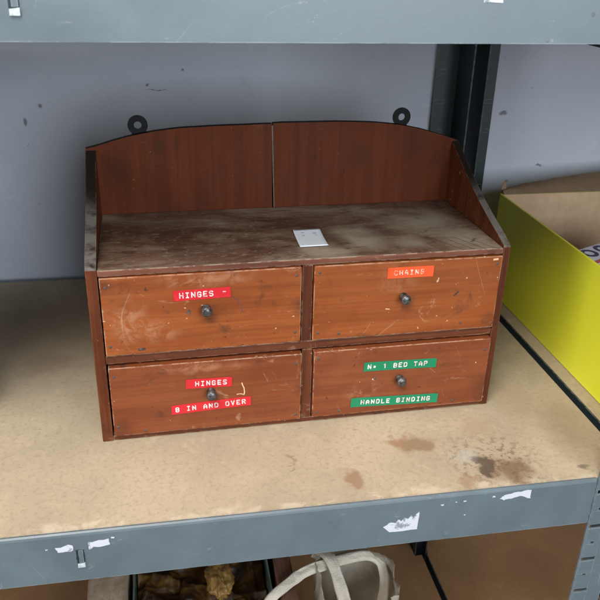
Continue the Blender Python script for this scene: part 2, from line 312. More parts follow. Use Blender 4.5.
M['canvas'] = t.done(t.ramp(n, [(0.3, (0.62, 0.55, 0.45, 1)), (0.7, (0.78, 0.71, 0.60, 1))]), None, t.math('ADD', t.math('MULTIPLY', n, 3.0), wv), 0.6, 0.002)
M['plank_pale'] = wood('pale_rough_wood', (0.26, 0.19, 0.13, 1), (0.38, 0.29, 0.21, 1), (0.46, 0.37, 0.28, 1), 2, (0.5, .42, .33, 1), 0.1, 0.5, 0.75, 8.0, scratch=0.3)
M['plank_red'] = wood('dull_red_wood', (0.10, 0.05, 0.035, 1), (0.17, 0.085, 0.06, 1), (0.23, 0.12, 0.085, 1), 1, (0.3, .2, .15, 1), 0.3, 0.5, 0.6, 9.0, scratch=0.3)
t = NT('crumpled_gold_brown', 0.42, 0.6); n = t.noise(14, 4, 0.6, 1.6)
M['scrap'] = t.done(t.ramp(n, [(0.35, (0.018, 0.009, 0.005, 1)), (0.5, (0.10, 0.045, 0.012, 1)), (0.64, (0.30, 0.16, 0.03, 1))]), None, t.noise(90, 5, .7), 0.6, 0.002)
t = NT('crumpled_ochre', 0.5, 0.5); n = t.noise(30, 5, 0.7, 0.8)
M['ochre'] = t.done(t.ramp(n, [(0.3, (0.08, 0.038, 0.008, 1)), (0.6, (0.27, 0.15, 0.035, 1))]), None, n, 0.6, 0.002)
M['tray'] = simple('dark_tray_wood', (0.022, 0.014, 0.010), 0.5)
t = NT('greenish_glass_edge', 0.12, 0.6); M['glass_edge'] = t.done((0.12, 0.17, 0.14, 1))
t = NT('printed_packet', 0.35); M['packet'] = t.done((0.72, 0.70, 0.74, 1))
M['packet_blue'] = simple('navy_print', (0.012, 0.015, 0.07), 0.4)
M['packet_red'] = simple('red_print', (0.55, 0.07, 0.09), 0.4)

# ------------------------------------------------------------------ mesh helpers
def obj(name, bm, mats, parent=None, smooth=False):
    bmesh.ops.recalc_face_normals(bm, faces=bm.faces)
    me = bpy.data.meshes.new(name); bm.to_mesh(me); bm.free()
    for m in (mats if isinstance(mats, (list, tuple)) else [mats]): me.materials.append(m)
    if smooth:
        for p in me.polygons: p.use_smooth = True
    o = bpy.data.objects.new(name, me); C.objects.link(o)
    if parent: o.parent = parent
    return o
def tag(o, label=None, cat=None, group=None, kind=None):
    if label: o['label'] = label
    if cat: o['category'] = cat
    if group: o['group'] = group
    if kind: o['kind'] = kind
    return o
def thing(name, label, cat, loc=(0, 0, 0), rz=0.0, group=None):
    o = bpy.data.objects.new(name, None); C.objects.link(o); o.location = loc; o.rotation_euler = (0, 0, rz)
    o.empty_display_size = 0.03
    return tag(o, label, cat, group)
def box(bm, x0, x1, y0, y1, z0, z1, bev=0.0, seg=2, mat=0):
    r = bmesh.ops.create_cube(bm, size=1.0); vs = r['verts']
    for v in vs:
        v.co = Vector((x0 if v.co.x < 0 else x1, y0 if v.co.y < 0 else y1, z0 if v.co.z < 0 else z1))
    fs = set(f for v in vs for f in v.link_faces)
    for f in fs: f.material_index = mat
    if bev > 0:
        es = list(set(e for v in vs for e in v.link_edges))
        bmesh.ops.bevel(bm, geom=es, offset=bev, segments=seg, profile=0.6, affect='EDGES')
    return bm
def bbox(*a, **k): return box(bmesh.new(), *a, **k)
def prism(bm, pts, z0, z1, axis='y', bev=0.0, mat=0):
    # pts in the plane across the axis, extruded from z0 to z1 along it
    def P(a, b, c):
        return {'y': (a, c, b), 'x': (c, a, b), 'z': (a, b, c)}[axis]
    v0 = [bm.verts.new(P(a, b, z0)) for a, b in pts]; v1 = [bm.verts.new(P(a, b, z1)) for a, b in pts]
    n = len(pts); fs = [bm.faces.new(v0), bm.faces.new(v1[::-1])]
    for i in range(n): fs.append(bm.faces.new((v0[i], v1[i], v1[(i + 1) % n], v0[(i + 1) % n])))
    for f in fs: f.material_index = mat
    if bev:
        es = list(set(e for f in fs[:2] for e in f.edges))
        bmesh.ops.bevel(bm, geom=es, offset=bev, segments=2, profile=0.6, affect='EDGES')
    return bm
def lathe(bm, prof, origin, axis='y', seg=24, sgn=-1):
    rings = []
    for r, h in prof:
        ring = []
        for k in range(seg):
            a = 2 * math.pi * k / seg
            ring.append(bm.verts.new((origin[0] + r * math.cos(a), origin[1] + sgn * h, origin[2] + r * math.sin(a))))
        rings.append(ring)
    for a, b in zip(rings, rings[1:]):
        for k in range(seg): bm.faces.new((a[k], a[(k + 1) % seg], b[(k + 1) % seg], b[k]))
    bm.faces.new(rings[0]); bm.faces.new(rings[-1][::-1])
    return bm
def wobble(bm, amp, freq, seed=0.0):
    for v in bm.verts:
        q = v.co * freq + Vector((seed, seed * 2, seed * 3))
        v.co += Vector((mnoise.noise(q), mnoise.noise(q + Vector((9, 0, 0))), mnoise.noise(q + Vector((0, 9, 0))))) * amp

# ------------------------------------------------------------------ setting
tag(obj('wall', bbox(-3, 4, 0.476, 0.60, -0.95, 2.6), M['wall']), kind='structure')
tag(obj('floor', bbox(-3, 4, -4, 0.476, -1.05, -0.95), M['concrete']), kind='structure')

# ------------------------------------------------------------------ shelving racks
GR = 'grey steel shelving racks side by side'
Z0, ZU, ZL = 0.0, 0.500, -0.64       # board tops
def slotted(bm, x0, x1, y0, y1, za, zb, pitch, zref, hw=0.0085, hh=0.003, cx=None, along='x'):
    # a steel strip with a column of slots and round holes punched right through
    cx = cx if cx is not None else (x0 + x1) / 2
    cuts = []
    k = math.ceil((za + 0.01 - zref) / (pitch / 2))
    z = zref + k * pitch / 2
    while z < zb - 0.01:
        cuts.append((z, hw if k % 2 == 0 else 0.0022, hh if k % 2 == 0 else 0.0022)); k += 1; z = zref + k * pitch / 2
    def B(a, b, c, d):
        if along == 'x': box(bm, a, b, y0, y1, c, d)
        else: box(bm, y0, y1, a, b, c, d)
    wmax = hw
    B(x0, cx - wmax, za, zb); B(cx + wmax, x1, za, zb)
    cur = za
    for z, w_, h_ in cuts:
        B(cx - wmax, cx + wmax, cur, z - h_)
        if w_ < wmax: B(cx - wmax, cx - w_, z - h_, z + h_); B(cx + w_, cx + wmax, z - h_, z + h_)
        cur = z + h_
    B(cx - wmax, cx + wmax, cur, zb)
def post(root, xa, xb, front, inner, mat):
    # L-section: slotted flange across the rack face, slotted flange running in depth on the outer side
    bm = bmesh.new(); s = 0.002
    za, zb = -0.95, 1.05
    if front: fy0, fy1, dy0, dy1 = -0.1450, -0.1430, -0.1430, -0.105
    else: fy0, fy1, dy0, dy1 = 0.4665, 0.4685, 0.405, 0.4665
    cx = xa + 0.0108 if inner > 0 else xb - 0.0108
    if front: slotted(bm, xa, xb, fy0, fy1, za, zb, 0.048, -0.0631, cx=cx)
    else:
        box(bm, xa, xb, fy0, fy1, za, zb)
        z = za + 0.03
        while z < zb - .03:   # pressed, unpierced slots of the rear post
            box(bm, cx - .0085, cx + .0085, fy0 - .0006, fy0 + .0002, z - .003, z + .003, 0.0004); z += 0.048
    ex0, ex1 = (xb - s, xb) if inner > 0 else (xa, xa + s)
    if front: slotted(bm, dy0, dy1, ex0, ex1, za, zb, 0.048, -0.0631, along='y')
    else: box(bm, ex0, ex1, dy0, dy1, za, zb)
    return obj('upright_post', bm, mat, root)
def front_beam(root, xa, xb, ztop, y0, sgn=1):
    # folded steel beam: face, rounded top lip and return
    bm = bmesh.new(); h = 0.0595; th = 0.0018
    pts = [(0, -h), (0, -0.0035), (0.0007, -0.0012), (0.0022, 0.0), (0.004, 0.0), (0.004, -0.0018), (0.0018, -0.0030), (0.0018, -h + 0.002), (0.018, -h + 0.002), (0.018, -h)]
    pts = [(y0 + sgn * a, ztop + b) for a, b in pts]
    prism(bm, pts, xa, xb, 'x')
    return obj('shelf_beam', bm, M['steel'], root)
def rack(x0, x1, label, ends):
    root = thing('shelving_rack', label, 'shelving', ((x0 + x1) / 2, 0.16, -0.95), 0, GR)
    parts = []
    (la, lb), (ra, rb) = ends
    for (a, b, inn) in ((la, lb, -1), (ra, rb, 1)):
        parts.append(post(root, a, b, True, inn, M['steel'])); parts.append(post(root, a, b, False, inn, M['steel_shaded']))
    for zt in (ZL, Z0, ZU):
        parts.append(front_beam(root, lb if lb > la + .01 else la, ra, zt + 0.0012, -0.143))
        parts.append(front_beam(root, lb, ra, zt + 0.0012, 0.462, -1))
        bm = bmesh.new()
        if inner_right:
            P = [(-0.76, -0.1387), (0.5540, -0.1387), (0.5540, -0.1030), (0.5692, -0.1030), (0.5692, 0.400), (0.5540, 0.400), (0.5540, 0.4625), (-0.76, 0.4625)]
        else:
            P = [(0.5815, -0.1387), (1.9, -0.1387), (1.9, 0.4625), (0.6, 0.4625), (0.5815, 0.40)]
        prism(bm, P, zt - 0.017, zt, 'z')
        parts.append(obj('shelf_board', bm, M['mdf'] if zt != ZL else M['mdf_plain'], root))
    if inner_right:
        for zt in (ZL, Z0, ZU): parts.append(obj('side_brace', bbox(0.5796, 0.5813, -0.10, 0.40, zt - 0.040, zt - 0.0006), M['steel_shaded'], root))
        for zt in (ZL, Z0, ZU): parts.append(obj('side_brace', bbox(0.5722, 0.5785, -0.10, 0.42, zt - 0.090, zt - 0.060), M['steel_shaded'], root))
    for p in parts: p.location = -root.location
    return root, parts
inner_right = True
rackA, pa = rack(-0.80, 0.5572, 'grey steel rack with torn white sticker scraps, carrying the wooden drawer chest', ((-0.80, -0.7624), (0.5196, 0.5572)))
inner_right = False
rackB, pb = rack(0.5790, 1.95, 'neighbouring steel rack at the right, under the open yellow box', ((0.5790, 0.6240), (1.91, 1.95)))

# slots stamped in the front beams (dark pressed recess with pale lower lip) and torn sticker scraps
def on_beam(name, pts, y0, y1, mats, z=None, root=rackA, label=None):
    bm = bmesh.new(); prism(bm, pts, y0, y1, 'y')
    o = obj(name, bm, mats, root); o.location = -root.location
    if label: o['label'] = label
    return o
def ragged(pts, amp, n=5, seed=1):
    rnd = random.Random(seed); out = []
    for i, (a, b) in enumerate(pts):
        c, d = pts[(i + 1) % len(pts)]
        for k in range(n):
            f = k / n; out.append((a + (c - a) * f + rnd.uniform(-amp, amp), b + (d - b) * f + rnd.uniform(-amp, amp)))
    return out
yb = -0.1430
for pts, sd, amp in (
    ([(-0.0365, -0.0150), (-0.022, -0.0115), (-0.0205, -0.0195), (-0.034, -0.0200)], 1, 0.0010),
    ([(-0.0075, -0.0115), (0.0125, -0.0095), (0.0125, -0.0165), (-0.002, -0.0180), (-0.0070, -0.020)], 2, 0.0010),
    ([(0.2860, -0.0330), (0.2935, -0.0275), (0.299, -0.0290), (0.3015, -0.0245), (0.305, -0.0275), (0.3080, -0.0225), (0.3120, -0.0255), (0.3150, -0.0205), (0.3175, -0.0240), (0.3235, -0.0165), (0.3225, -0.0405), (0.2930, -0.0400)], 3, 0.0004),
    ([(0.4110, -0.0110), (0.4160, -0.0065), (0.4300, -0.0048), (0.4445, -0.0032), (0.4450, -0.0150), (0.4330, -0.0100), (0.4200, -0.0125), (0.4150, -0.0130)], 4, 0.0006)):
    on_beam('sticker_scrap', ragged(pts, amp, 4, sd), yb - 0.0004, yb + 0.0001, M['label_paper'])
for a, b, r in ((0.3475, -0.0115, .0016), (0.372, -0.0095, .0015), (0.4035, -0.0075, .0014), (0.3625, -0.0095, .0008), (0.0165, -0.0085, .0014), (-0.045, -0.0155, .001), (0.374, -0.028, .0008)):
    on_beam('paint_chip', ragged([(a - r, b - r * .6), (a + r, b - r * .4), (a + r, b + r * .5), (a - r, b + r * .6)], r * .25, 2, int(a * 1e4)), yb - 0.0003, yb + 0.0001, M['label_paper'])
def slot(cx, zt, h=0.022, wd=0.0085):
    on_beam('slot_recess', [(cx - wd / 2, zt - h), (cx + wd / 2, zt - h), (cx + wd / 2, zt), (cx - wd / 2, zt)], yb - 0.0004, yb + 0.0002, M['steel_shaded'])
    on_beam('slot_lip', [(cx - wd / 2 + .0008, zt - h + .0004), (cx + wd / 2 - .0008, zt - h + .0004), (cx + wd / 2 - .0008, zt - h + .0055), (cx - wd / 2 + .0008, zt - h + .0045)], yb - 0.0016, yb - 0.0001, M['slot_paint'])
    on_beam('slot_tongue', [(cx - wd / 2 + .0026, zt - h + .006), (cx + wd / 2 - .0015, zt - h + .006), (cx + wd / 2 - .0015, zt - .001), (cx - wd / 2 + .0026, zt - .001)], yb - 0.0012, yb - 0.0001, M['steel'])
slot(-0.0150, -0.0185, 0.0225)
slot(-0.0095, 0.4800, 0.0215)
on_beam('sticker_scrap', ragged([(0.326, 0.4712), (0.341, 0.4712), (0.341, 0.480), (0.326, 0.480)], 0.0003, 3, 9), yb - 0.0004, yb + 0.0001, M['label_paper'])

# ------------------------------------------------------------------ drawer chest
W, H, D, T = 0.46, 0.2065, 0.1746, 0.0115
chest = thing('drawer_chest', 'old red-brown wooden chest of four small drawers with an arched back', 'drawer chest', (0, 0, 0.0005), 0.027685)
def side(x0, x1):
    bm = bmesh.new()
    pts = [(0.0, 0.0), (D - .0001, 0.0), (D - .0001, 0.2850)]
    n = 10
    for k in range(1, n):
        f = k / n; y = D * (1 - f); z = 0.2850 + (H + 0.0035 - 0.2850) * f - 0.006 * math.sin(math.pi * f)
        pts.append((y, z))
    pts.append((0.002, H + 0.0030)); pts.append((0.0, H + 0.0008))
    prism(bm, pts, x0, x1, 'x', bev=0.0011)
    return bm
obj('side_panel', side(0, T), M['side'], chest); obj('side_panel', side(W - T + 0.003, W), M['side'], chest)
XI0, XI1 = T + 0.0002, W - T + 0.0028
obj('top_board', bbox(XI0, XI1, 0.0003, D - 0.0002, 0.1995, H, 0.0014), M['top'], chest)
obj('bottom_board', bbox(XI0, XI1, 0.0006, D - 0.0002, 0.0, 0.0060, 0.0008), M['carcass'], chest)
obj('middle_rail', bbox(XI0, XI1, 0.0014, D - 0.0004, 0.0975, 0.1075, 0.0010), M['carcass'], chest)
obj('divider', bbox(0.2228, 0.2345, 0.0006, D - 0.0006, 0.1077, 0.1993, 0.0009), M['stile'], chest)
obj('divider', bbox(0.2250, 0.2368, 0.0006, D - 0.0006, 0.0062, 0.0973, 0.0009), M['stile'], chest)
# arched back in two boards with a narrow split between
arch = [(0.0, 0.2868), (0.0117, 0.2890), (0.03, 0.2945), (0.0515, 0.3000), (0.08, 0.3050), (0.109, 0.3080), (0.15, 0.3096), (0.19, 0.3102), (0.23, 0.3112), (0.30, 0.3112), (0.345, 0.3095), (0.38, 0.3058), (0.41, 0.2995), (0.435, 0.2925), (0.46, 0.2845)]
def az(x):
    for (a, b), (c, d) in zip(arch, arch[1:]):
        if a <= x <= c: return b + (d - b) * (x - a) / (c - a)
def back(x0t, x0b, x1t, x1b, lift):
    xs = [x0t + (x1t - x0t) * k / 24 for k in range(25)]
    pts = [(x1b, 0.0), ] + [(x, az(x) + lift) for x in reversed(xs)] + [(x0b, 0.0)]
    bm = bmesh.new(); prism(bm, pts, D + 0.0001, D + 0.0088, 'y', bev=0.0010); return bm
obj('back_board', back(0.0, 0.0, 0.2188, 0.2222, 0), M['back'], chest)
obj('back_board', back(0.2200, 0.2234, W, W, 0.0006), M['back'], chest)
slit = bmesh.new(); prism(slit, [(0.2184, 0.309), (0.2200, 0.309), (0.2214, 0.25), (0.2228, 0.206), (0.2218, 0.206), (0.2202, 0.25)], D - 0.0001, D + 0.0070, 'y')
obj('split_light_strip', slit, M['crack'], chest)  # pale strip standing for light showing through the split

def plate(cx, cz):
    bm = bmesh.new(); ro, ri, n = 0.0116, 0.0044, 32
    y0, y1 = D + 0.0092, D + 0.0112
    outs = []
    for k in range(n):
        a = 2 * math.pi * k / n
        co, si = math.cos(a), math.sin(a)
        outs.append([bm.verts.new((cx + r * co, y, cz + r * si)) for r in (ro, ri) for y in (y0, y1)])
    for k in range(n):
        a, b = outs[k], outs[(k + 1) % n]
        for i, j in ((0, 1), (1, 3), (3, 2), (2, 0)): bm.faces.new((a[i], a[j], b[j], b[i]))
    box(bm, cx - 0.0075, cx + 0.0075, y0 + .0001, y1 - .0001, cz - 0.045, cz - 0.0065, 0.0004)
    return obj('hanging_plate', bm, M['black_iron'], chest)
plate(0.0610, 0.3105); plate(0.3850, 0.3140)

# embossed-tape lettering: stroke glyphs on a 4 x 6 grid
GL = {'H': [[(0, 0), (0, 6)], [(4, 0), (4, 6)], [(0, 3), (4, 3)]], 'I': [[(.6, 0), (3.4, 0)], [(2, 0), (2, 6)], [(.6, 6), (3.4, 6)]],
 'N': [[(0, 0), (0, 6), (4, 0), (4, 6)]], 'G': [[(4, 5), (3.2, 6), (.9, 6), (0, 5), (0, 1), (.9, 0), (3.2, 0), (4, 1), (4, 2.8), (2.3, 2.8)]],
 'E': [[(4, 6), (0, 6), (0, 0), (4, 0)], [(0, 3), (3.2, 3)]], 'S': [[(4, 5.1), (3.1, 6), (.9, 6), (0, 5.1), (0, 4), (.9, 3.1), (3.1, 2.9), (4, 2), (4, .9), (3.1, 0), (.9, 0), (0, .9)]],
 '-': [[(.4, 3), (3.2, 3)]], '8': [[(.9, 3.1), (0, 4.1), (0, 5.1), (.9, 6), (3.1, 6), (4, 5.1), (4, 4.1), (3.1, 3.1), (.9, 3.1), (0, 2.1), (0, .9), (.9, 0), (3.1, 0), (4, .9), (4, 2.1), (3.1, 3.1)]],
 'A': [[(0, 0), (0, 3.8), (2, 6), (4, 3.8), (4, 0)], [(0, 2.3), (4, 2.3)]], 'D': [[(0, 0), (0, 6), (2.8, 6), (4, 4.8), (4, 1.2), (2.8, 0), (0, 0)]],
 'O': [[(.9, 0), (0, 1), (0, 5), (.9, 6), (3.1, 6), (4, 5), (4, 1), (3.1, 0), (.9, 0)]], 'V': [[(0, 6), (2, 0), (4, 6)]],
 'R': [[(0, 0), (0, 6), (3.1, 6), (4, 5.2), (4, 3.8), (3.1, 3), (0, 3)], [(2, 3), (4, 0)]], 'C': [[(4, 5), (3.1, 6), (.9, 6), (0, 5), (0, 1), (.9, 0), (3.1, 0), (4, 1)]],
 'o': [[(.8, 1.6), (.8, 3.4), (2.8, 3.4), (2.8, 1.6), (.8, 1.6)]], '1': [[(.8, 4.6), (2.1, 6), (2.1, 0)]], 'B': [[(0, 0), (0, 6), (3.1, 6), (4, 5.2), (4, 3.9), (3.2, 3.1), (0, 3.1)], [(3.2, 3.1), (4, 2.3), (4, .8), (3.1, 0), (0, 0)]],
 'T': [[(0, 6), (4, 6)], [(2, 6), (2, 0)]], 'P': [[(0, 0), (0, 6), (3.1, 6), (4, 5.2), (4, 3.6), (3.1, 2.8), (0, 2.8)]], 'L': [[(0, 6), (0, 0), (4, 0)]]}
cnt = [0]
def label_tape(parent, x0, zc0, x1, zc1, h, yf, col, text, xt, pitch, gh, lm, up=0.0, extra=()):
    L = math.hypot(x1 - x0, zc1 - zc0); a = math.atan2(zc1 - zc0, x1 - x0)
    bm = bmesh.new()
    # slightly curling tape strip
    n = 20; rows = []
    for i in range(n + 1):
        f = i / n; s = f * L
        lift = 0.00022 + 0.0005 * max(0, (abs(f - .5) - 0.44) / 0.06)
        rows.append([bm.verts.new((s, -lift - dy, q)) for q, dy in ((-h / 2, 0), (-h / 2, .0002), (h / 2, .0002), (h / 2, 0))])
    for p, q in zip(rows, rows[1:]):
        for i in range(4): bm.faces.new((p[i], p[(i + 1) % 4], q[(i + 1) % 4], q[i]))
    bm.faces.new(rows[0]); bm.faces.new(rows[-1])
    sw = gh * 0.105
    def stroke(pa, pb, yy):
        d = Vector((pb[0] - pa[0], pb[1] - pa[1])); l = d.length or 1e-6; d /= l; nn = Vector((-d.y, d.x))
        ring = []
        base = math.atan2(d.y, d.x)
        for k in range(5): q = base + math.pi / 2 + math.pi * k / 4; ring.append((pa[0] + sw * math.cos(q), pa[1] + sw * math.sin(q)))
        for k in range(5): q = base - math.pi / 2 + math.pi * k / 4; ring.append((pb[0] + sw * math.cos(q), pb[1] + sw * math.sin(q)))
        v0 = [bm.verts.new((p[0], yy, p[1])) for p in ring]; v1 = [bm.verts.new((p[0], -0.0003, p[1])) for p in ring]
        fs = [bm.faces.new(v0)] + [bm.faces.new((v0[i], v1[i], v1[(i + 1) % 10], v0[(i + 1) % 10])) for i in range(10)]
        for f in fs: f.material_index = 1
    gw = gh * 0.62
    items = [(xt - x0 + i * pitch, ch, up) for i, ch in enumerate(text)] + [(ex - x0, ch, eu) for ex, ch, eu in extra]
    rnd = random.Random(text)
    for s, ch, uu in items:
        if ch == ' ': continue
        jz = rnd.uniform(-.00012, .00012)
        for pl in GL[ch]:
            for p, q in zip(pl, pl[1:]):
                cnt[0] += 1; yy = -0.00075 - 0.000004 * (cnt[0] % 23)
                f = lambda r: (s + r[0] / 4 * gw, (r[1] / 6 - .5) * gh + uu + jz)
                stroke(f(p), f(q), yy)
    bmesh.ops.transform(bm, matrix=Matrix.Translation((x0, yf, zc0)) @ Matrix.Rotation(-a, 4, 'Y'), verts=bm.verts)
    return obj('label_tape', bm, [col, lm], parent)

def drawer(x0, x1, z0, z1, proud, mat, kx, kz, nails, skew=0.0, label=None):
    bm = bmesh.new(); yf = -proud
    box(bm, x0, x1, yf, yf + 0.013, z0, z1, 0.0013)
    if skew:
        for v in bm.verts:
            if v.co.y < yf + 0.006: v.co.z += skew * (v.co.x - (x0 + x1) / 2)
    # drawer box behind the front
    box(bm, x0 + .003, x0 + .009, yf + 0.0132, 0.165, z0 + .003, z1 - .006, mat=1)
    box(bm, x1 - .009, x1 - .003, yf + 0.0132, 0.165, z0 + .003, z1 - .006, mat=1)
    box(bm, x0 + .0092, x1 - .0092, yf + 0.0132, 0.165, z0 + .004, z0 + .008, mat=1)
    box(bm, x0 + .0092, x1 - .0092, 0.158, 0.165, z0 + .0082, z1 - .006, mat=1)
    d = obj('drawer', bm, [mat, M['dark_gap']], chest)
    if label: d['label'] = label
    k = bmesh.new()
    lathe(k, [(0.0046, 0.0), (0.0048, 0.0008), (0.0032, 0.0020), (0.0030, 0.004), (0.0040, 0.0056), (0.0055, 0.0074), (0.0059, 0.0092), (0.0054, 0.0110), (0.0038, 0.0122), (0.0013, 0.0127)], (kx, yf, kz))
    obj('knob', k, M['knob'], d, True)
    for nx, nz in nails:
        nb = bmesh.new(); lathe(nb, [(0.0017, -0.0002), (0.0017, 0.0003), (0.0010, 0.0006)], (nx, yf, nz), seg=10)
        obj('nail', nb, M['nail'], d)
    return d
dUL = drawer(0.0128, 0.2218, 0.1086, 0.1985, 0.0012, M['drawer'], 0.1192, 0.1580, [(0.0185, 0.188), (0.018, 0.120), (0.216, 0.189), (0.2155, 0.121), (0.049, 0.1145)], 0.0, 'upper drawer with one red label reading HINGES')
dUR = drawer(0.2354, 0.4512, 0.1086, 0.1982, 0.0016, M['drawer'], 0.3378, 0.1560, [(0.241, 0.191), (0.2415, 0.118), (0.4455, 0.189), (0.2655, 0.1155), (0.41, 0.117)], -0.004, 'upper drawer with an orange label reading CHAINS')
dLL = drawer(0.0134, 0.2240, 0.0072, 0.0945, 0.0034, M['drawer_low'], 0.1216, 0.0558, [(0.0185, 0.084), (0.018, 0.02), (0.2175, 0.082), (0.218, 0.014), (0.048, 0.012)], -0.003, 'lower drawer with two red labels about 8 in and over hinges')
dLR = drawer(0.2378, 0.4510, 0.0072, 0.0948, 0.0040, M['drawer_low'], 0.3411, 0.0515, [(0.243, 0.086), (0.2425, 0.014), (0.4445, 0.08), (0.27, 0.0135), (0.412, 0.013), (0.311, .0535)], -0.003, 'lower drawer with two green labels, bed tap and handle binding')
label_tape(dUL, 0.0857, 0.1742, 0.1456, 0.1751, 0.0118, -0.0012, M['tape_red'], 'HINGES', 0.0925, 0.0062, 0.0054, M['letters'], extra=[(0.1375, '-', .0010)])
label_tape(dUR, 0.3168, 0.1853, 0.3700, 0.1850, 0.0130, -0.0016, M['tape_orange'], 'CHAINS', 0.3250, 0.0061, 0.0050, M['letters_worn'])
label_tape(dLL, 0.0941, 0.0676, 0.1450, 0.0664, 0.0118, -0.0034, M['tape_red'], 'HINGES', 0.1050, 0.0061, 0.0052, M['letters'])
label_tape(dLL, 0.0772, 0.0355, 0.1662, 0.0390, 0.0118, -0.0034, M['tape_red'], '8 IN AND OVER', 0.0820, 0.0062, 0.0052, M['letters'])
label_tape(dLR, 0.2968, 0.0704, 0.3850, 0.0682, 0.0118, -0.0040, M['tape_green'], 'No 1 BED TAP', 0.3020, 0.0062, 0.0052, M['letters'])
label_tape(dLR, 0.2838, 0.0232, 0.3918, 0.0188, 0.0125, -0.0040, M['tape_green'], 'HANDLE BINDING', 0.2965, 0.0063, 0.0052, M['letters'])
# scratch marks bare of varnish beside the knobs
def mark(parent, pts, yf, wd, mat):
    bm = bmesh.new()
    for (a, b), (c, d) in zip(pts, pts[1:]):
        l = math.hypot(c - a, d - b); nx, nz = -(d - b) / l * wd, (c - a) / l * wd
        prism(bm, [(a - nx, b - nz), (c - nx, d - nz), (c + nx, d + nz), (a + nx, b + nz)], yf - 0.00012, yf + 0.0003, 'y')
    return obj('scratch', bm, mat, parent)
M['bare'] = simple('bare_pale_wood', (0.62, 0.40, 0.22), 0.8, var=.35, scale=500)
M['ink'] = simple('purple_ink_line', (0.09, 0.03, 0.06), 0.6)
mark(dLL, [(0.1560, 0.0635), (0.1568, 0.0605), (0.1585, 0.0560), (0.1590, 0.0500), (0.1580, 0.0470)], -0.0034, 0.0006, M['bare'])
mark(dLL, [(0.1500, 0.0487), (0.1545, 0.0490), (0.1580, 0.0478)], -0.0034, 0.0005, M['bare'])
mark(dUL, [(0.1475, 0.1700), (0.1520, 0.1660), (0.1550, 0.1610), (0.1568, 0.1560), (0.1580, 0.1500)], -0.0012, 0.0004, M['ink'])
mark(dUL, [(0.0985, 0.1535), (0.1020, 0.1570), (0.1030, 0.1545), (0.1012, 0.1512)], -0.0012, 0.0009, M['nail'])
mark(dUR, [(0.3980, 0.1520), (0.4000, 0.1545), (0.4035, 0.1575)], -0.0016, 0.0009, M['dark_gap'])
mark(dUR, [(0.3180, 0.1420), (0.3230, 0.1412)], -0.0016, 0.0005, M['bare'])
mark(dUR, [(0.4400, 0.1940), (0.4460, 0.1945)], -0.0018, 0.0011, M['bare'])
mark(dLR, [(0.3080, 0.0530), (0.3115, 0.0522)], -0.0040, 0.0009, M['bare'])
mark(dUL, [(0.0465, 0.1140), (0.0540, 0.1148)], -0.0012, 0.0016, M['dark_gap'])

# paper ticket on the top board
bm = bmesh.new(); g = bmesh.ops.create_grid(bm, x_segments=8, y_segments=12, size=0.5)
for v in bm.verts:
    x, y = v.co.x, v.co.y
    v.co = Vector((x * 0.0315, y * 0.0520, 0.0006 + 0.0016 * (2 * y) ** 2 * (1 if y > 0 else .4) + 0.0006 * (x + .5)))
r = bmesh.ops.solidify(bm, geom=bm.faces[:], thickness=0.00015)
tk = obj('paper_ticket', bm, M['paper'], None, True)
c_, s_ = math.cos(0.027685), math.sin(0.027685); px, py = 0.2432, 0.0580
tk.location = (c_ * px - s_ * py, s_ * px + c_ * py, 0.0005 + H + 0.0002); tk.rotation_euler = (0, 0, 0.027685 - 0.035)
tag(tk, 'small white paper ticket lying on the dusty top of the drawer chest', 'paper ticket')

# ------------------------------------------------------------------ yellow box
yx, yf_, yk, yz = 0.600, -0.16, 0.3455, 0.160
xb = 1.02
cb = thing('cardboard_box', 'open bright yellow box with brown card inside, right of the drawer chest', 'box', ((yx + xb) / 2, (yf_ + yk) / 2, 0.0006))
def cpart(name, bm, mats, sm=False):
    o = obj(name, bm, mats, cb, sm); o.location = -cb.location; o.location.z = 0.0006 - cb.location.z; return o
th = 0.0035
def wallp(x0, x1, y0, y1, z0, z1, outer):  # yellow on every face but the inner one
    bm = bbox(x0, x1, y0, y1, z0, z1, 0.0005, 1)
    bmesh.ops.recalc_face_normals(bm, faces=bm.faces)
    for f in bm.faces:
        if f.normal.dot(Vector(outer)) < -0.7: f.material_index = 1
    return bm
Yc = [M['yellow'], M['card']]
cpart('side_wall', wallp(yx, yx + th, yf_, yk, 0, yz, (-1, 0, 0)), Yc)
cpart('side_wall', wallp(xb - th, xb, yf_, yk, 0, yz, (1, 0, 0)), Yc)
cpart('end_wall', wallp(yx + th + .0002, xb - th - .0002, yk - th, yk - .0002, 0, yz - .001, (0, 1, 0)), Yc)
cpart('end_wall', wallp(yx + th + .0002, xb - th - .0002, yf_ + .0002, yf_ + th, 0, yz - .001, (0, -1, 0)), Yc)
cpart('base', bbox(yx + th, xb - th, yf_ + th, yk - th, 0.0003, 0.004), M['card'])
# back flap, folded out and up with a torn upper edge
bm = bmesh.new(); n = 60; rnd = random.Random(4); P = []
for k in range(n + 1):
    f = k / n; x = yx + 0.006 + f * (xb - yx - 0.012)
    h = 0.010 + 0.055 * min(1, (f * 1.25)) ** 0.7 + rnd.uniform(-.0008, .0008)
    P.append((x, h))
cols = []
for x, h in P:
    c = []
    for j in range(6):
        g = j / 5; c.append(bm.verts.new((x, yk - .001 + g * h * 1.25 + 0.002 * math.sin(9 * x), yz - .001 + g * h * 0.28 + 0.003 * math.sin(g * 3))))
    cols.append(c)
for a, b in zip(cols, cols[1:]):
    for j in range(5): bm.faces.new((a[j], a[j + 1], b[j + 1], b[j]))
bmesh.ops.solidify(bm, geom=bm.faces[:], thickness=0.003)
cpart('flap', bm, M['card'])
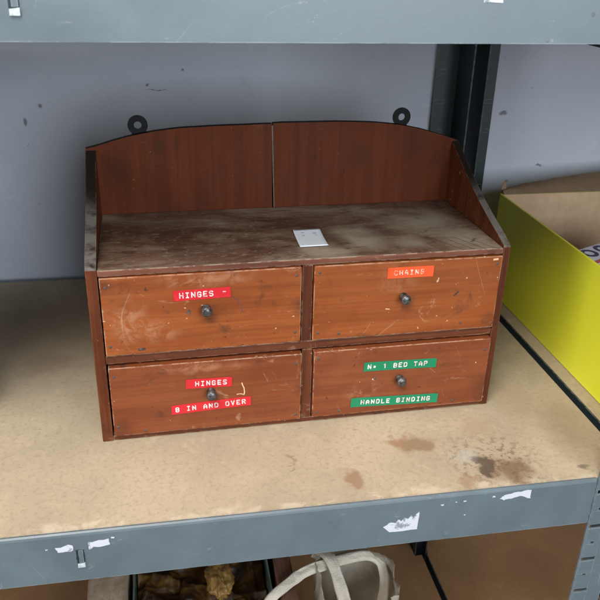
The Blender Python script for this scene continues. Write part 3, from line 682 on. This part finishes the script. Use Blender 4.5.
# torn corner tab curling up
bm = bmesh.new(); cols = []
for k in range(7):
    f = k / 6; c = []
    for j in range(8):
        g = j / 7; a = g * 2.4
        c.append(bm.verts.new((yx + 0.004 + f * 0.012 + 0.006 * g * (1 - f), yk + 0.002 + 0.010 * math.sin(a) + .002 * f, yz + 0.011 * (1 - math.cos(a)) - .001 * f)))
    cols.append(c)
for a, b in zip(cols, cols[1:]):
    for j in range(7): bm.faces.new((a[j], a[j + 1], b[j + 1], b[j]))
bmesh.ops.solidify(bm, geom=bm.faces[:], thickness=0.0016)
cpart('torn_tab', bm, M['card'], True)

# dark crate added just past the left edge of the view to shade the board
cr = thing('shade_crate', 'dark crate added at the left edge of the shelf to shade the board', 'crate', (-0.328, 0.232, 0.0006), 0.17)
M['crate'] = simple('dark_plastic', (0.03, 0.028, 0.026), 0.5)
for nm, a in (('side_wall', (-0.161, -0.157, -0.19, 0.19, 0, .36)), ('side_wall', (0.157, 0.161, -0.19, 0.19, 0, .36)), ('end_wall', (-0.1568, 0.1568, -0.19, -0.186, 0, .359)), ('end_wall', (-0.1568, 0.1568, 0.186, 0.19, 0, .359)), ('base', (-0.1568, 0.1568, -0.1858, 0.1858, 0, .004)), ('rim', (-0.166, -0.1612, -0.195, 0.195, .345, .362)), ('rim', (0.1612, 0.166, -0.195, 0.195, .345, .362))):
    obj(nm, bbox(*a, 0.001), M['crate'], cr)

# printed packet inside the box
pk = thing('printed_packet', 'white packet with navy lettering and red stripes inside the yellow box', 'packet', (0.70, 0.09, 0.006), 0.45)
bm = bbox(-0.055, 0.11, -0.10, 0.098, 0.0, 0.128, 0.004, 3)
obj('body', bm, M['packet'], pk, False)
def arc(cx, cy, r, wd, a0, a1, z0, z1, sy=1.0, n=16):
    bm = bmesh.new(); v = []
    for k in range(n + 1):
        a = a0 + (a1 - a0) * k / n
        v.append([bm.verts.new((cx + q * math.cos(a), cy + q * sy * math.sin(a), z)) for q in (r, r - wd) for z in (z0, z1)])
    for a, b in zip(v, v[1:]):
        for i, j in ((0, 1), (1, 3), (3, 2), (2, 0)): bm.faces.new((a[i], a[j], b[j], b[i]))
    return bm
for i, cx in enumerate((-0.016, 0.014, 0.044)):
    obj('printed_letter', arc(cx, 0.080, 0.0120, 0.0052, 0.0 if i != 1 else 0.8, 2 * math.pi if i != 1 else 5.4, 0.1270, 0.1284, 1.05, 22), M['packet_blue'], pk)
for yy in (0.052, 0.036, 0.020, 0.004):
    obj('printed_stripe', bbox(-0.050, 0.105, yy, yy + 0.007, 0.1270, 0.1284), M['packet_red'], pk)

# ------------------------------------------------------------------ lower shelf goods
# glazed tray of crumpled brown scraps
tr = thing('deep_tray', 'deep dark tray with thin glassy rims, filled with brown and gold scraps', 'tray', (0.105, 0.10, ZL + .0005))
def tp(name, bm, m): o = obj(name, bm, m, tr); o.location = -tr.location; return o
zt = -0.320; zb = ZL + .0005
tp('side_wall', bbox(0.008, 0.0105, -0.085, 0.24, zb, zt), M['glass_edge']); tp('side_wall', bbox(0.200, 0.2025, -0.085, 0.24, zb, zt), M['glass_edge'])
tp('end_wall', bbox(0.0107, 0.1998, 0.2375, 0.24, zb, zt - .0004), M['tray']); tp('end_wall', bbox(0.0107, 0.1998, -0.085, -0.0825, zb, zt - .0004), M['tray'])
tp('base', bbox(0.0107, 0.1998, -0.0823, 0.2373, zb, zb + .2), M['tray'])
bm = bmesh.new(); nx, ny = 90, 140
gv = [[bm.verts.new((0.012 + 0.186 * i / nx, -0.081 + 0.317 * j / ny, 0)) for j in range(ny + 1)] for i in range(nx + 1)]
for row in gv:
    for v in row:
        q = Vector((v.co.x * 17, v.co.y * 17, 0.3))
        r1 = mnoise.ridged_multi_fractal(q, 1.0, 2.1, 2, 1.0, 2.0)
        v.co.z = zt - 0.050 + 0.020 * r1 + 0.010 * mnoise.noise(q * 2.2) + 0.006 * mnoise.cell(q * 1.6)
for i in range(nx):
    for j in range(ny): bm.faces.new((gv[i][j], gv[i + 1][j], gv[i + 1][j + 1], gv[i][j + 1]))
bmesh.ops.solidify(bm, geom=bm.faces[:], thickness=0.002)
tag(obj('scraps', bm, M['scrap'], None, True), 'crumpled brown and gold scraps filling the tray', 'scraps', kind='stuff')
def lump(loc, r, sc, seed, mat, label):
    bm = bmesh.new(); bmesh.ops.create_icosphere(bm, subdivisions=5, radius=1)
    for v in bm.verts:
        d = v.co.normalized(); k = 1 + 0.45 * (mnoise.ridged_multi_fractal(d * 1.3 + Vector((seed, 0, 0)), 1.3, 2.0, 2, 1.0, 2.0) - 1.0) * .6 + .12 * mnoise.noise(d * 6 + Vector((seed, 3, 1)))
        v.co = Vector((d.x * sc[0], d.y * sc[1], d.z * sc[2])) * r * k
    o = obj('crumpled_wrapper', bm, mat, None, True); o.location = loc
    return tag(o, label, 'wrapper', 'crumpled wrappers lying on the scraps')
lump((0.130, 0.095, -0.322), 0.024, (0.85, 1.5, 0.7), 3.0, M['ochre'], 'larger crumpled ochre wrapper in the middle of the tray of scraps')
lump((0.087, 0.035, -0.330), 0.016, (1.1, 1.1, 0.7), 8.0, M['ochre'], 'smaller crumpled ochre wrapper left of the bigger one in the tray')
lump((0.172, 0.030, -0.332), 0.014, (1.2, 1.0, 0.7), 12.0, M['canvas'], 'pale crumpled wrapper at the right side of the tray')

def plank(x0, x1, y0, y1, z1, mat, label, tilt=(0, 0, 0), name='wooden_plank'):
    bm = bmesh.new(); bmesh.ops.create_cube(bm, size=1)
    bmesh.ops.subdivide_edges(bm, edges=bm.edges[:], cuts=8, use_grid_fill=True)
    w_, d_, h_ = x1 - x0, y1 - y0, z1 - ZL
    for v in bm.verts: v.co = Vector((v.co.x * w_, v.co.y * d_, (v.co.z + .5) * h_))
    wobble(bm, 0.003, 18, x0)
    bmesh.ops.bevel(bm, geom=[e for e in bm.edges if len(e.link_faces) == 2 and e.calc_face_angle() > 1.0], offset=0.0015, segments=2, affect='EDGES')
    o = obj(name, bm, mat, None, True); o.location = ((x0 + x1) / 2, (y0 + y1) / 2, ZL + .003); o.rotation_euler = tilt
    return tag(o, label, 'plank', 'wooden planks stored on the lower shelf')
plank(-0.052, 0.001, -0.05, 0.17, -0.305, M['plank_pale'], 'pale rough plank standing left of the dark tray on the lower shelf')
plank(0.211, 0.236, -0.06, 0.20, -0.315, M['plank_red'], 'dull reddish plank standing between the dark tray and the canvas bag')

# canvas bag
bg_ = thing('canvas_bag', 'cream canvas tote bag with thick looped handles, slumped on the lower shelf', 'bag', (0.318, 0.035, ZL + .0005))
bm = bmesh.new(); n = 64; rows = []
zr = -0.296
for j in range(26):
    g = j / 25; row = []
    for k in range(n):
        a = 2 * math.pi * k / n
        rx, ry = 0.053 + .012 * (1 - g), 0.062 + .014 * (1 - g)
        ca, sa = math.cos(a), math.sin(a)
        x = rx * math.copysign(abs(ca) ** 0.75, ca); y = ry * math.copysign(abs(sa) ** 0.75, sa)
        q = Vector((ca * 2.4, sa * 2.4, g * 3.0)); f = mnoise.noise(q) * 0.014 + mnoise.noise(q * 2.5) * 0.007 + max(0, g - .93) * .04
        z = zb + 0.001 + (zr - zb) * g + (0.010 * mnoise.noise(Vector((ca * 2, sa * 2, 7))) if g > .8 else 0)
        row.append(bm.verts.new((0.318 + x + f * ca, 0.035 + y + f * sa, z)))
    rows.append(row)
for a, b in zip(rows, rows[1:]):
    for k in range(n): bm.faces.new((a[k], a[(k + 1) % n], b[(k + 1) % n], b[k]))
bm.faces.new(rows[0])
bmesh.ops.solidify(bm, geom=bm.faces[:], thickness=-0.0026)
o = obj('bag_body', bm, M['canvas'], bg_, True); o.location = -bg_.location
def strap(pts, wd, th_, name='handle'):
    # Catmull-Rom sweep of a soft flattened band
    P = [Vector(p) for p in pts]; P = [2 * P[0] - P[1]] + P + [2 * P[-1] - P[-2]]; cen = []
    for i in range(1, len(P) - 2):
        for k in range(10):
            t_ = k / 10; a, b, c, d = P[i - 1:i + 3]
            cen.append(0.5 * ((2 * b) + (c - a) * t_ + (2 * a - 5 * b + 4 * c - d) * t_ ** 2 + (3 * b - 3 * c + d - a) * t_ ** 3))
    cen.append(P[-2]); bm = bmesh.new(); rings = []
    for i, c in enumerate(cen):
        tg = (cen[min(i + 1, len(cen) - 1)] - cen[max(i - 1, 0)]).normalized()
        nr = Vector((0.15, -0.45, 0.9)); nr = (nr - tg * nr.dot(tg)).normalized(); sd = tg.cross(nr)
        ww = wd * (1 + .12 * mnoise.noise(c * 60)); rings.append([bm.verts.new(c + sd * ww * math.copysign(abs(math.cos(a)) ** .7, math.cos(a)) + nr * (th_ * math.sin(a) * (1 + .45 * mnoise.noise(Vector((math.cos(a) * 2.6, math.sin(a) * 2.6, c.x * 16 + c.y * 16)))) + .0016 * mnoise.noise(c * 70 + Vector((a, 0, 0))))) for a in [2 * math.pi * k / 28 for k in range(28)]])
    for a, b in zip(rings, rings[1:]):
        for k in range(28): bm.faces.new((a[k], a[(k + 1) % 28], b[(k + 1) % 28], b[k]))
    bm.faces.new(rings[0]); bm.faces.new(rings[-1][::-1])
    o = obj(name, bm, M['canvas'], bg_, True); o.location = -bg_.location; return o
strap([(0.180, 0.010, -0.335), (0.1948, 0.0325, -0.312), (0.218, 0.0467, -0.303), (0.2501, 0.0658, -0.300), (0.2811, 0.0744, -0.300), (0.3202, 0.0821, -0.300), (0.350, 0.0850, -0.303), (0.3660, 0.0740, -0.312), (0.3655, 0.052, -0.335), (0.352, 0.030, -0.375), (0.345, 0.015, -0.42)], 0.0076, 0.0036)
strap([(0.278, 0.115, -0.325), (0.2820, 0.098, -0.300), (0.2883, 0.0733, -0.290), (0.2936, 0.0442, -0.300), (0.2966, 0.0079, -0.315), (0.298, -0.032, -0.345)], 0.0094, 0.0034)
